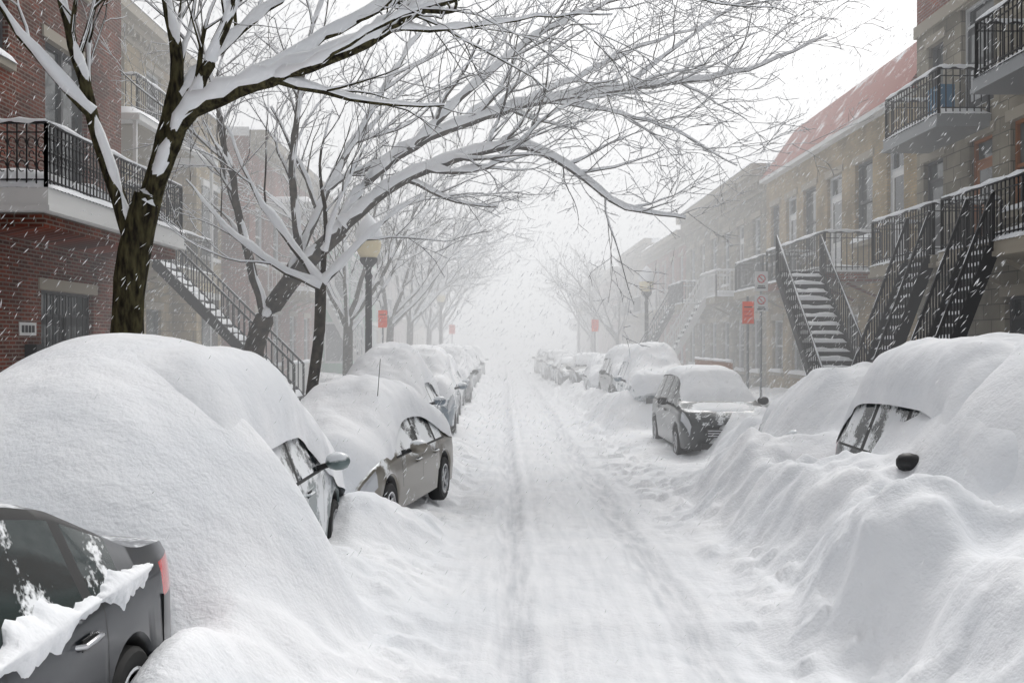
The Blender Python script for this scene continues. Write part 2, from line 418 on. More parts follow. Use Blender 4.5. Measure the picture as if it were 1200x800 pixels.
        if wheels:
            for iw, c in enumerate(k['wh']):
                for sy in (-1, 1):
                    wh = MB()
                    wh.lathe([(.19, -.02), (.2, .0), (.235, .012), (.29, .012), (.315, -.01), (.32, -.05), (.32, -.16), (.3, -.19), (.2, -.19)], 0, 0, 28, TIRE)
                    wh.lathe([(.0, -.06), (.185, -.065), (.2, -.01), (.195, .002)], 0, 0, 28, BLACK)
                    wh.lathe([(.215, .012), (.2, .016), (.185, .004), (.18, -.03)], 0, 0, 28, RIM)
                    wh.lathe([(0, .0), (.045, -.002), (.055, -.02)], 0, 0, 14, RIM)
                    for q in range(5):
                        t_ = q*2*math.pi/5
                        wh.beam((.03*math.cos(t_), .03*math.sin(t_), -.02), (.19*math.cos(t_), .19*math.sin(t_), -.012), .05, .02, RIM)
                    o = wh.obj('wheel', e, True, 40)
                    o.location = (c, sy*(s.hw(c)-.01), .32); o.rotation_euler = (-sy*math.pi/2, 0, 0)
        if cap: s.cap(e, **cap)
        if extra: extra(s, e)
        return e
    def cap(s, e, u0=.0, u1=None, t=.3, seed=1, wf=1.0, lump=.12, drop=.1, smooth=.7, ramp=.45):
        u1 = s.L if u1 is None else u1
        nu, nv = 90, 41
        U = np.linspace(u0, u1, nu); V = np.linspace(-1, 1, nv)
        X = np.zeros((nu, nv)); Y = X.copy(); Z = X.copy()
        WN = fbm(U*1.3, U*0+seed, seed+2, 3)-.5; WM = fbm(U*1.3, U*0+seed+7, seed+2, 3)-.5
        for i, u in enumerate(U):
            sec = s.section(min(max(u, .02), s.L-.02)); g = max(s.top(u)-s.belt(u), 0)
            wtop = sec[7][0]+.06 if g > .2 else sec[7][0]+(.06)*g/.2+.02
            zt = s.tops(u)*smooth+s.top(u)*(1-smooth)
            en = (min(1, max(0, (u-u0)/ramp))*min(1, max(0, (u1-u)/ramp)))
            en = (1-(1-en)**2)**.5
            for j, v in enumerate(V):
                av = abs(v); ed = (1-av**3.2)**.6 if av < 1 else 0
                X[i, j] = s.upos(u, v*wtop); Y[i, j] = math.copysign(av**.9, v)*wtop*wf*(.98+.12*(WN[i] if v < 0 else WM[i]))
                Z[i, j] = zt-.05-drop*(1-ed)+(t*(.25+.75*en)*ed+.05*ed)*(.35+.65*en)
        n = fbm(X*1.3+seed*5, Y*1.3+seed, seed, 4)-.5
        ED = (1-np.abs(V)**4)[None, :]
        Z += n*lump*2*ED*min(1, t/.15)
        m = MB(); m.grid(X, Y, Z, SNOW); m.obj('snow_cover', e, True)

DARK = paint('charcoal_car_paint', (.028, .032, .04), .90, .5)
TAN = paint('champagne_car_paint', (.23, .212, .18), .74, .5)
GREY = paint('dark_grey_car_paint', (.04, .043, .047), .78, .4)
GREYD = paint('dark_slate_car_paint', (.028, .032, .035), .93, .3)
SILV = paint('silver_car_paint', (.3, .31, .33), .62, .5)
WHIT = paint('blue_grey_car_paint', (.12, .16, .2), .62, .4)
TEAL = paint('green_grey_car_paint', (.12, .16, .16), .60, .4)
G0 = glassm('car_glass', .93, (.010, .022, .022)); G1 = glassm('frosted_car_glass', .72); G2 = glassm('snowy_car_glass', .56, (.05, .06, .065)); G3 = glassm('dusted_car_glass', .86)
up = -math.pi/2
dn = math.pi/2
car = Car('high_sedan', 1.82, arch=.33, tail=.5)
c0 = car.build('parked_car', (-2.80, 6.08, .2), up, DARK, G0, cap=None)
car.cap(c0, u0=.28, u1=.95, t=.06, seed=3, lump=.05, wf=.9)
def near_snow(s, e):
    m = MB()
    for (ua, ub, th) in ((.62, 1.3, .035), (1.3, 2.9, .045)):
        U = np.linspace(ua, ub, 60); V = np.linspace(0, 1, 13); X = np.zeros((60, 13)); Yy = X.copy(); Zz = X.copy()
        for i, u in enumerate(U):
            sec = s.section(u); en = max(0, math.sin(math.pi*i/59))**.4
            wv = .55+.3*math.sin(u*7+1)+.2*math.sin(u*19)+.1*math.sin(u*43)+.06*math.sin(u*90)
            gl = (sec[7][0]-sec[6][0], sec[7][1]-sec[6][1])
            a_ = (sec[6][0]+gl[0]*.3*wv*en, sec[6][1]+gl[1]*.3*wv*en)
            b_ = (sec[5][0]+(sec[3][0]-sec[5][0])*.6*wv*en, sec[5][1]+(sec[3][1]-sec[5][1])*.6*wv*en)
            mid = (sec[5][0]+.01, sec[5][1]+.01)
            for j, v in enumerate(V):
                if v < .5: p = (a_[0]+(mid[0]-a_[0])*v*2, a_[1]+(mid[1]-a_[1])*v*2)
                else: p = (mid[0]+(b_[0]-mid[0])*(v*2-1), mid[1]+(b_[1]-mid[1])*(v*2-1))
                bul = math.sin(math.pi*v)*th*en+(-.004 if v in (0, 1) else .004)
                X[i, j] = u+.01*math.sin(j*2+i); Yy[i, j] = p[0]+bul*.8; Zz[i, j] = p[1]+bul*.6
        m.grid(X, Yy, Zz, SNOW)
    m.obj('snow_on_door', e, True)
    d = MB(); w = s.hw(.8)
    d.box(.52, .526, w*.94, w+.002, .35, .80, BLACK)
    d.obj('seams', e)
near_snow(car, c0)
car = Car('suv', 1.82)
car.build('parked_car', (-2.66, 6.75, .12), dn, TEAL, G1, cap=dict(u0=.3, t=.52, seed=5, wf=1.14, lump=.08, smooth=1, ramp=.9, drop=.26))
car = Car('sedan', 1.76)
def ant(s, e):
    m = MB(); m.tube([(3.3, .5, 1.05), (3.1, .5, 1.5), (2.95, .5, 2.1)], [.006, .005, .004], 5, BLACK); m.obj('antenna', e)
car.build('parked_car', (-1.55, 15.7, .08), up-math.radians(10), TAN, G1, cap=dict(u0=.0, t=.40, seed=8, wf=1.04, lump=.12, smooth=.8), extra=ant)
car = Car('suv', 1.84)
def ant2(s, e):
    m = MB(); m.tube([(3.3, 0.0, 1.0), (3.3, 0.0, 2.4)], [.007, .005], 6, BLACK); m.obj('antenna', e)
car.build('parked_car', (4.85, 12.2, .15), up, GREY, G1, cap=dict(t=.6, seed=11, wf=1.08, lump=.16, smooth=1, ramp=1.1), extra=ant2)
car = Car('sedan', 1.78)
car.build('parked_car', (5.05, 16.7, .1), up, SILV, G2, cap=dict(t=.4, seed=12, lump=.15, smooth=1))
car = Car('suv', 1.84)
c5 = car.build('parked_car', (4.42, 23.9, .03), up, GREYD, G3, cap=dict(t=.12, seed=14, lump=.05, smooth=.15, u0=.15, u1=3.5, wf=.97, ramp=.3, drop=.04))
car.cap(c5, u0=3.45, u1=4.35, t=.05, seed=21, lump=.05, wf=.8, smooth=0, drop=.03, ramp=.3)
def row(y, kind, pm, gm, t, x, W=1.78, hd=up, z=.1, bare=False):
    car = Car(kind, W); lo = dict(u1=3.3, wf=.97, smooth=.2, drop=.04, lump=.05, ramp=.3) if bare else dict(lump=.16, smooth=.9, wf=R.uniform(1, 1.1))
    car.build('parked_car', (x, y, z), hd+math.radians(R.uniform(-2, 2)), pm, gm, cap=dict(t=t, seed=R.randint(1, 90), **lo))
row(30.6, 'suv', WHIT, G2, .34, 4.3, z=.25); row(36.4, 'suv', GREY, G1, .3, 4.3, z=.25); row(42.2, 'sedan', SILV, G2, .3, 4.2)
row(47.6, 'suv', GREYD, G3, .08, 4.0, bare=True); row(53, 'sedan', GREYD, G3, .08, 3.6, bare=True); row(58.5, 'sedan', WHIT, G1, .15, 3.6); row(64, 'suv', GREYD, G3, .06, 3.3, bare=True)
row(70, 'sedan', GREYD, G3, .08, 3.3, bare=True); row(76, 'suv', GREYD, G3, .06, 3.2, bare=True)
row(21.6, 'sedan', WHIT, G2, .55, -2.2, z=.3); row(27.2, 'suv', WHIT, G2, .4, -2.1, z=.2); row(32.8, 'sedan', SILV, G2, .4, -2.15, z=.2)
row(38.3, 'suv', GREY, G1, .35, -2.1, z=.2); row(43.8, 'sedan', SILV, G2, .4, -2.2); row(50, 'sedan', SILV, G2, .4, -2.2); row(56, 'suv', GREY, G2, .3, -2.2)
row(62, 'sedan', SILV, G2, .4, -2.2); row(69, 'suv', SILV, G2, .3, -2.2)

# ------------------------------------------------------------------ trees
def resample(pts, step):
    P = [Vector(p) for p in pts]; out = []
    n = len(P)
    for i in range(n-1):
        p0 = P[max(i-1, 0)]; p1 = P[i]; p2 = P[i+1]; p3 = P[min(i+2, n-1)]
        k = max(1, int((p2-p1).length/step))
        for j in range(k):
            t = j/k
            out.append(.5*((2*p1)+(-p0+p2)*t+(2*p0-5*p1+4*p2-p3)*t*t+(-p0+3*p1-3*p2+p3)*t**3))
    out.append(P[-1]); return out
class Tree:
    def __init__(s, seed, bark=BARK): s.b = MB(); s.s = MB(); s.r = random.Random(seed); s.bark = bark; s.min = .005
    def limb(s, P, r0, r1, sides, snow=1.0, wig=0):
        n = len(P)
        if wig:
            P[:] = [p if i in (0, n-1) else p+Vector((s.r.gauss(0, wig), s.r.gauss(0, wig), s.r.gauss(0, wig))) for i, p in enumerate(P)]
        rad = [r0+(r1-r0)*(i/(n-1))**.8 for i in range(n)]
        s.b.tube(P, rad, sides, s.bark, cap=False)
        SP = []; SR = []
        for i, p in enumerate(P):
            d = P[min(i+1, n-1)]-P[max(i-1, 0)]
            if d.length < 1e-6: d = Vector((0, 0, 1))
            d.normalize(); hz = math.sqrt(max(0, 1-d.z*d.z))
            k = min(1, max(0, hz-.2)/.6)
            wob = 1+.3*math.sin(i*1.7+p.x*5)+.15*math.sin(i*3.1+p.y*3)
            base_t = .026 if rad[i] > .03 else (.013 if rad[i] > .014 else .0038)
            thick = (rad[i]*.75+base_t)*snow*wob
            SR.append(max(.001, thick*(.4+.6*k)) if k > .02 else .001)
            SP.append(p+Vector((.3*rad[i], -.35*rad[i], rad[i]*.55+thick*.45*k)))
        s.s.tube(SP, SR, max(5, sides-1) if sides > 5 else 3, SNOW if sides > 5 else TWSNOW, cap=False)
        return rad
    def child(s, p, d, L, r, level, maxl, droop, dens):
        n = {1: 7, 2: 5, 3: 4, 4: 2}[level]; P = [p.copy()]; d = d.normalized(); st = L/n
        for i in range(n):
            j = .13 if level < 3 else .16
            d = (d+Vector((s.r.gauss(0, j), s.r.gauss(0, j), s.r.gauss(0, j)*.8-droop*(i/n)+.04))).normalized()
            P.append(P[-1]+d*st)
        r1 = max(s.min*.6, r*.3)
        s.limb(P, r, r1, {1: 7, 2: 5, 3: 3, 4: 3}[level])
        if level < maxl: s.spawn(P, r, r1, level+1, maxl, droop, dens)
    def spawn(s, P, r0, r1, level, maxl, droop, dens, start=.12):
        L = sum((P[i+1]-P[i]).length for i in range(len(P)-1)); n = max(2, int(L*dens[level-1]))
        for q in range(n):
            t = start+(1-start)*(q+s.r.random())/n; t = min(t, .999); f = t*(len(P)-1); i = int(f); fr = f-i
            p = P[i].lerp(P[i+1], fr); dd = (P[i+1]-P[i]).normalized()
            rv = Vector((s.r.gauss(0, 1), s.r.gauss(0, 1), s.r.gauss(0, 1)+.25)); rv = (rv-dd*rv.dot(dd)).normalized()
            a = math.radians(s.r.uniform(22, 50)); d = dd*math.cos(a)+rv*math.sin(a)
            ln = {1: (1.4, 3.2), 2: (.8, 1.8), 3: (.4, 1.0), 4: (.2, .5)}[level]
            ln = s.r.uniform(*ln)*(1.1-.4*t); rp = r0+(r1-r0)*t
            s.child(p, d, ln, max(s.min, min(rp*.5, .010+.010*ln*(3-level*.55))), level, maxl, droop, dens)
    def done(s, name, loc=(0, 0, 0)):
        o = s.b.obj(name, None, True); c = s.s.obj('snow_on_branches', o, True); return o, c

T = Tree(3, BARKM)
tr = resample([(-4.98, 13, .3), (-4.95, 13, 1.2), (-4.9, 13, 2.4), (-4.86, 13, 3.2), (-4.73, 13, 3.9), (-4.62, 13, 4.3)], .25)
T.b.tube(tr, [a*(1+.05*math.sin(i*1.3)) for i, a in enumerate(np.linspace(.24, .19, len(tr)))], 16, BARKM)
limbs = [
 ([(-4.8, 13, 3.6), (-5.12, 13.0, 4.55), (-5.42, 12.9, 5.8), (-5.7, 12.8, 6.9), (-6.1, 12.7, 8.6)], .12, .03),
 ([(-4.7, 13, 4.0), (-4.5, 13.1, 4.85), (-4.33, 13.2, 6.1), (-4.6, 13.4, 7.4), (-4.7, 13.5, 8.8)], .13, .04),
 ([(-4.62, 13, 4.2), (-4.2, 12.9, 5.1), (-3.85, 12.8, 5.8), (-3.35, 12.7, 6.85), (-2.7, 12.6, 8.2)], .12, .04),
 ([(-4.65, 13, 4.1), (-4.35, 12.9, 4.75), (-3.95, 12.7, 5.32), (-2.9, 12.5, 5.68), (-1.9, 12.3, 5.98), (-.8, 12.1, 6.5), (.6, 12, 7.0), (2.2, 11.9, 7.6)], .13, .02),
 ([(-3.4, 12.6, 5.52), (-2.5, 12.9, 6.2), (-1.4, 13.2, 6.9), (0, 13.4, 7.5), (1.6, 13.6, 7.7)], .065, .015),
 ([(-4.33, 13.2, 5.6), (-3.7, 13.6, 6.5), (-3.0, 14.2, 7.4), (-2.2, 15, 8.4)], .07, .02),
 ([(-5.3, 12.9, 5.3), (-6.0, 12.4, 6.2), (-6.6, 12, 7.3)], .06, .02),
 ([(-2.9, 12.5, 5.68), (-2.2, 12.0, 5.75), (-1.4, 11.6, 6.1), (-.5, 11.3, 6.3), (.5, 11.2, 6.4)], .04, .008),
 ([(-1.4, 12.2, 6.2), (-.6, 12.4, 6.3), (.4, 12.6, 6.5), (1.4, 12.8, 6.6)], .03, .007),
]
for P, a, b_ in limbs:
    P = resample(P, .22); T.limb(P, a, b_, 9, 1.3, .012); T.spawn(P, a, b_, 1, 3, .02, (1.3, 2.4, 3.4), .3)
T.done('bare_tree')
T = Tree(5)
tr = resample([(-5.55, 21, .4), (-5.35, 21, 1.6), (-5.15, 21, 2.6), (-4.68, 21, 3.4), (-4.1, 21, 4.1), (-3.42, 21, 4.75)], .3)
T.limb(tr, .25, .17, 12, .7)
limbs = [
 ([(-3.42, 21, 4.75), (-2.2, 20.8, 5.7), (-.6, 20.6, 6.27), (.5, 20.5, 6.4), (1.6, 20.4, 5.75), (2.5, 20.3, 5.1), (3.7, 20.2, 4.9)], .13, .02),
 ([(-3.6, 21, 4.6), (-2.9, 21.2, 5.8), (-1.3, 21.4, 6.9), (.9, 21.6, 7.6), (3.0, 21.8, 7.95), (5.4, 22, 8.4), (7.2, 22.1, 9.2)], .13, .015),
 ([(-4.7, 21, 3.35), (-4.2, 21.3, 4.7), (-3.5, 21.6, 6.3), (-2.6, 21.9, 8), (-1.5, 22.1, 9.8)], .13, .03),
 ([(-5.0, 21, 2.9), (-5.4, 20.8, 4.5), (-5.8, 20.6, 6.8), (-6.3, 20.4, 9)], .12, .03),
 ([(-4.3, 21.1, 4.2), (-4.3, 20.4, 5.8), (-4.0, 19.8, 7.6), (-3.4, 19.2, 9.4)], .1, .03),
 ([(-2.0, 21.2, 6.45), (-.6, 21, 7.8), (1.2, 20.6, 9), (3.2, 20.2, 9.6)], .08, .015),
 ([(.9, 21.6, 7.6), (2.2, 21.2, 7.3), (3.6, 20.8, 6.8), (4.8, 20.4, 6.0)], .04, .008),
 ([(-1.6, 20.7, 5.95), (-.3, 20, 5.9), (1.0, 19.5, 6.9), (2.4, 19.2, 7.2)], .05, .01),
 ([(2.6, 21.8, 7.9), (4, 21.2, 8.9), (5.6, 20.8, 9.9)], .04, .01),
 ([(.3, 21.5, 7.45), (1.6, 22.4, 8.3), (3.4, 23, 9.3), (5.4, 23.5, 10)], .05, .01),
]
for P, a, b_ in limbs:
    P = resample(P, .3); T.limb(P, a, b_, 8, 1.25, .015); T.spawn(P, a, b_, 1, 4, .07, (1.8, 2.4, 2.6, 1.6), .22)
T.done('bare_tree')
T = Tree(9); T.min = .007
tr = resample([(-3.62, 18, .4), (-3.45, 18, 1.6), (-3.32, 18, 2.6), (-3.3, 18, 3.45)], .3); T.limb(tr, .11, .1, 9)
for P, a, b_ in [
 ([(-3.3, 18, 3.4), (-3.8, 18, 4.1), (-4.4, 17.8, 5.0), (-4.9, 17.6, 6.2)], .07, .015),
 ([(-3.3, 18, 3.35), (-4.1, 17.8, 3.75), (-4.9, 17.6, 4.4), (-5.5, 17.3, 5.2)], .055, .012),
 ([(-3.3, 18, 3.4), (-2.75, 18.1, 4.0), (-2.2, 18.3, 4.6), (-1.5, 18.4, 5.1)], .065, .012),
 ([(-3.3, 18, 3.4), (-3.2, 18, 4.6), (-3.35, 18.1, 5.6), (-3.1, 18.1, 6.6)], .065, .012),
 ([(-3.25, 18, 4.0), (-2.9, 17.6, 4.9), (-2.4, 17.3, 5.8)], .045, .01)]:
    P = resample(P, .22); T.limb(P, a, b_, 7, 1.6, .01); T.spawn(P, a, b_, 1, 3, .02, (1.2, 1.8, 2.0), .3)
T.done('bare_tree')
def gtree(seed, lean):
    T = Tree(seed); T.min = .012; r = T.r
    tr = resample([(0, 0, 0), (0, 0, 1.5), (.05*lean, 0, 3.2)], .4); T.limb(tr, .2, .16, 8)
    for i in range(8):
        a = i*math.pi/4+r.uniform(-.3, .3); ex = r.uniform(2.6, 4.2); h = r.uniform(7, 10); dx = math.cos(a)*ex+lean*1.6; dy = math.sin(a)*ex
        P = resample([(0, 0, r.uniform(2.4, 3.2)), (dx*.3, dy*.3, 4.3), (dx*.7, dy*.7, (4.3+h)/2+.5), (dx*1.1, dy*1.1, h)], .5)
        T.limb(P, .1, .02, 6, 1.1, .02); T.spawn(P, .1, .02, 1, 3, .06, (1.4, 1.7, 1.8), .25)
    return T.b.mesh('tree_branches', True), T.s.mesh('tree_snow', True)
V = [gtree(21, 1), gtree(22, 1), gtree(23, .6)]
def ptree(x, y, k, rz, s=1):
    o = bpy.data.objects.new('bare_tree', V[k][0]); sc.collection.objects.link(o); o.location = (x, y, .4); o.rotation_euler = (0, 0, rz); o.scale = (s, s, s)
    c = bpy.data.objects.new('snow_on_branches', V[k][1]); sc.collection.objects.link(c); c.parent = o
for (x, y, k, rz, s) in [(-5.0, 32, 2, .4, .9), (-4.8, 42, 0, 0, .95), (-4.9, 52, 1, .3, 1.0), (-4.8, 64, 0, -.4, .95), (-4.9, 78, 2, .2, 1),
                         (6.9, 60, 1, 3, .75), (6.8, 76, 2, 3.3, .85)]:
    ptree(x, y, k, rz, s)

# ------------------------------------------------------------------ buildings
class House:
    """facade plane x=X, outward normal s (+1 faces +x), runs along y"""
    def __init__(s, name, X, sg, y0, y1, h, wall, trim=STRIM, depth=11, frame=FRAME):
        s.e = empty(name, (X, (y0+y1)/2, 0)); s.X = X; s.s = sg; s.y0 = y0; s.y1 = y1; s.h = h; s.wall = wall; s.trim = trim; s.D = depth; s.frame = frame
        s.w = MB(); s.g = MB(); s.t = MB(); s.b = MB(); s.n = MB(); s.op = []
    def bx(s, mb, o0, o1, ya, yb, za, zb, m): mb.box(s.X+s.s*o0, s.X+s.s*o1, ya, yb, za, zb, m)
    def win(s, ya, yb, za, zb, kind='window', frame=None, door=None):
        s.op.append((ya, yb, za, zb)); f = frame or s.frame; g = s.g; o0, o1 = -.17, -.09
        x = s.X+s.s*-.15
        g.quad((x, ya, za), (x, yb, za), (x, yb, zb), (x, ya, zb), WGLASS)
        fw = .06
        for a, b_, c, d in ((ya, ya+fw, za, zb), (yb-fw, yb, za, zb), (ya+fw, yb-fw, za, za+fw), (ya+fw, yb-fw, zb-fw, zb)): s.bx(g, o0, o1, a, b_, c, d, f)
        if kind == 'window':
            zm = (za+zb)/2
            s.bx(g, o0, -.1, ya+fw, yb-fw, zm-.03, zm+.03, f)
            if yb-ya > 1.3:
                ym = (ya+yb)/2; s.bx(g, o0, -.095, ym-.04, ym+.04, za+fw, zb-fw, f)
            s.bx(s.t, -.05, .09, ya-.1, yb+.1, za-.12, za-.003, s.trim)
            s.snow(-.04, .12, ya-.09, yb+.09, za-.003, .13)
        else:
            dm = door or DOOR
            s.bx(g, o0+.01, -.11, ya+fw, yb-fw, za+fw, za+(zb-za)*.8, dm)
            zt = za+(zb-za)*.8
            s.bx(g, o0, -.1, ya+fw, yb-fw, zt, zt+.05, f)
            n = 2 if yb-ya > 1.5 else 1; wd = (yb-ya-2*fw)/n
            for i in range(n):
                a = ya+fw+i*wd+.14; b_ = ya+fw+(i+1)*wd-.14
                s.bx(g, -.12, -.105, a, b_, za+.95, zt-.15, WGLASS)
                s.bx(g, -.12, -.1, a, b_, za+.2, za+.8, f)
                if n == 2: s.bx(g, -.12, -.095, ya+fw+wd-.02, ya+fw+wd+.02, za+fw, zt, f)
        s.bx(s.t, -.02, .035, ya-.12, yb+.12, zb+.003, zb+.2, s.trim)
    def snow(s, o0, o1, ya, yb, z, t):
        nu = max(4, int((yb-ya)/.15)); U = np.linspace(0, 1, nu+1); W = np.linspace(0, 1, 7)
        A, B = np.meshgrid(U, W, indexing='ij')
        yy = ya+(yb-ya)*A; xx = s.X+s.s*(o0+(o1-o0)*B)
        ed = np.clip((1-np.abs(2*B-1)**4), 0, 1)**.5*np.clip((1-np.abs(2*A-1)**12), 0, 1)**.5
        zz = z+t*ed*(.6+.8*fbm(yy*1.2, xx*2+z, 3, 3))
        s.n.grid(xx, yy, zz, SNOW)
    def balcony(s, ya, yb, z, out, rail=IRON, slab=STRIM, snow=.16, thick=.16, fancy=False, roof=None, br=True, rh=.95):
        s.bx(s.b, .002, out, ya, yb, z-thick, z, slab)
        s.bx(s.b, .002, out+.03, ya-.03, yb+.03, z-thick-.08, z-thick, slab)
        s.snow(0, out+.03, ya-.02, yb+.02, z, snow)
        rz = z+rh; o = out-.05
        edges = [((o, ya+.04), (o, yb-.04)), ((.03, ya+.04), (o, ya+.04)), ((.03, yb-.04), (o, yb-.04))]
        for (a, b_) in edges:
            p = Vector((s.X+s.s*a[0], a[1], 0)); q = Vector((s.X+s.s*b_[0], b_[1], 0)); L = (q-p).length; n = max(2, int(L/.13))
            for zz, w in ((rz, .05), (z+.12, .03), (rz-.14, .025)): s.b.beam(p+Vector((0, 0, zz)), q+Vector((0, 0, zz)), w, w*.7, rail)
            P = [p.lerp(q, i/10)+Vector((0, 0, rz+.03+.01*math.sin(i*2.1))) for i in range(11)]
            s.n.tube(P, [.02]+[.04+.012*math.sin(i*1.9+ya) for i in range(9)]+[.02], 6, SNOW)
            for i in range(n+1):
                c = p.lerp(q, i/n); w = .045 if i in (0, n) else .018
                s.b.beam(c+Vector((0, 0, z)), c+Vector((0, 0, rz)), w, w, rail)
                if fancy and i < n:
                    c2 = p.lerp(q, (i+.5)/n); d = (q-p).normalized()
                    for zc, rr in ((z+.66, .055), (z+.32, .055), (z+.49, .035)):
                        ring = [c2+d*rr*math.cos(t_)+Vector((0, 0, zc+rr*1.5*math.sin(t_))) for t_ in np.linspace(0, 5.2, 9)]
                        s.b.tube(ring, [.009]*9, 4, rail, cap=False)
        if br:
            n = max(2, int((yb-ya)/1.5))
            for i in range(n+1):
                yy = ya+.1+(yb-ya-.2)*i/n
                s.b.beam((s.X+s.s*.02, yy, z-thick-.45), (s.X+s.s*(out*.6), yy, z-thick-.09), .05, .06, slab)
        if roof:
            s.bx(s.b, .002, out+.1, ya-.1, yb+.1, roof, roof+.15, TRIM); s.snow(0, out+.12, ya-.1, yb+.1, roof+.15, .25)
            for yy in (ya+.05, yb-.05): s.b.beam((s.X+s.s*(out-.05), yy, z), (s.X+s.s*(out-.05), yy, roof), .08, .08, TRIM)
    def cornice(s, z, hh=.45, out=.35, m=None, dent=True):
        m = m or s.trim
        s.bx(s.t, .002, out, s.y0+.01, s.y1-.01, z+hh*.55, z+hh, m); s.bx(s.t, .002, out*.55, s.y0+.015, s.y1-.015, z+hh*.25, z+hh*.55-.002, m); s.bx(s.t, .002, .06, s.y0+.02, s.y1-.02, z-.1, z+hh*.25-.002, m)
        if dent:
            y = s.y0+.3
            while y < s.y1-.2: s.bx(s.t, .062, out*.5, y, y+.14, z, z+hh*.25-.004, m); y += .42
        s.snow(-.3, out+.02, s.y0+.01, s.y1-.01, z+hh, .16)
    def finish(s, mansard=None, split=None):
        X, sg = s.X, s.s; zt = s.h
        ycut = sorted({s.y0, s.y1}|{v for o in s.op for v in o[:2]}); zcut = sorted({-.5, zt}|{v for o in s.op for v in o[2:]}|({split[0]} if split else set()))
        for i in range(len(ycut)-1):
            for j in range(len(zcut)-1):
                ym = (ycut[i]+ycut[i+1])/2; zm = (zcut[j]+zcut[j+1])/2
                if any(o[0] < ym < o[1] and o[2] < zm < o[3] for o in s.op): continue
                wm = split[1] if split and zm > split[0] else s.wall
                s.w.quad((X, ycut[i], zcut[j]), (X, ycut[i+1], zcut[j]), (X, ycut[i+1], zcut[j+1]), (X, ycut[i], zcut[j+1]), wm)
        xi = X-sg*.2
        for (a, b_, c, d) in s.op:
            s.w.quad((X, a, c), (xi, a, c), (xi, a, d), (X, a, d), s.wall); s.w.quad((X, b_, c), (xi, b_, c), (xi, b_, d), (X, b_, d), s.wall)
            s.w.quad((X, a, c), (X, b_, c), (xi, b_, c), (xi, a, c), s.trim); s.w.quad((X, a, d), (X, b_, d), (xi, b_, d), (xi, a, d), s.trim)
        xb = X-sg*s.D; sw = split[1] if split else s.wall
        for yy in (s.y0+.004, s.y1-.004): s.w.quad((X, yy, -.5), (xb, yy, -.5), (xb, yy, zt), (X, yy, zt), sw)
        s.w.quad((xb, s.y0, -.5), (xb, s.y1, -.5), (xb, s.y1, zt), (xb, s.y0, zt), s.wall)
        s.w.quad((X, s.y0, zt), (X, s.y1, zt), (xb, s.y1, zt), (xb, s.y0, zt), s.wall)
        r = MB()
        if mansard:
            mh, mr, mm = mansard
            xo = X+sg*.25; xm = X-sg*mr
            r.quad((xo, s.y0, zt), (xo, s.y1, zt), (xm, s.y1, zt+mh), (xm, s.y0, zt+mh), mm)
            for yy in (s.y0, s.y1): r.quad((xo, yy, zt), (xm, yy, zt+mh), (xb, yy, zt+mh), (xb, yy, zt), BR_RED2)
            r.quad((xm, s.y0, zt+mh), (xm, s.y1, zt+mh), (xb, s.y1, zt+mh), (xb, s.y0, zt+mh), SNOW)
            r.box(min(X, xo), max(X, xo), s.y0+.01, s.y1-.01, zt-.12, zt-.004, TRIM)
        else: s.bx(r, -s.D, -.02, s.y0+.02, s.y1-.02, zt+.004, zt+.3, SNOW)
        for mb, nm in ((s.w, 'walls'), (s.g, 'windows_and_doors'), (s.t, 'stone_trim'), (s.b, 'balconies'), (s.n, 'snow_on_ledges'), (r, 'roof')):
            if mb.v:
                o = mb.obj(nm, s.e, nm == 'snow_on_ledges'); o.matrix_parent_inverse = Matrix.Translation(-Vector(s.e.location))
def stairs(x0, z0, x1, z1, y0, y1, rail=IRON, tread=None, n=15, snow=.11, swap=False):
    """open staircase climbing in x between y0 and y1 (swap: climbs in y)"""
    m = MB(); sn = MB(); tread = tread or IRON
    for yy in (y0, y1): m.beam((x0, yy, z0), (x1, yy, z1), .05, .22, rail)
    for i in range(n):
        t = (i+.5)/n; x = x0+(x1-x0)*t; z = z0+(z1-z0)*t; w = abs(x1-x0)/n*.5+.02
        m.box(x-w, x+w, y0+.02, y1-.02, z-.03, z+.02, tread)
        m.box(x+(w-.02)*(1 if x1 > x0 else -1), x+w*(1 if x1 > x0 else -1), y0+.03, y1-.03, z+.02, z+(z1-z0)/n-.03, tread)
        A, B = np.meshgrid(np.linspace(0, 1, 13), np.linspace(0, 1, 7), indexing='ij')
        ed = np.clip(1-np.abs(2*B-1)**3, 0, 1)**.5*np.clip(1-np.abs(2*A-1)**6, 0, 1)**.5
        sn.grid(x-w+2*w*B*(.8+.2*fbm(A*4+i*3, A*0, 2)), y0+.03+(y1-y0-.06)*A, z+.02+snow*ed*(.2+1.3*fbm(A*3+i*5, B+i, 4)), SNOW)
    for yy in (y0, y1):
        for hh, w in ((.9, .05), (.15, .03)): m.beam((x0, yy, z0+hh), (x1, yy, z1+hh), w, w, rail)
        P = [Vector((x0+(x1-x0)*t, yy, z0+(z1-z0)*t+.925)) for t in np.linspace(0, 1, 9)]; sn.tube(P, [.016+.008*math.sin(i*2+yy) for i in range(9)], 6, SNOW)
        k = int(n*1.5)
        for i in range(k+1):
            t = i/k; x = x0+(x1-x0)*t; z = z0+(z1-z0)*t; w = .05 if i in (0, k) else .024
            m.beam((x, yy, z), (x, yy, z+.9), w, w, rail)
    o = m.obj('outdoor_staircase', swap=swap); sn.obj('snow_on_steps', o, True, swap=swap)

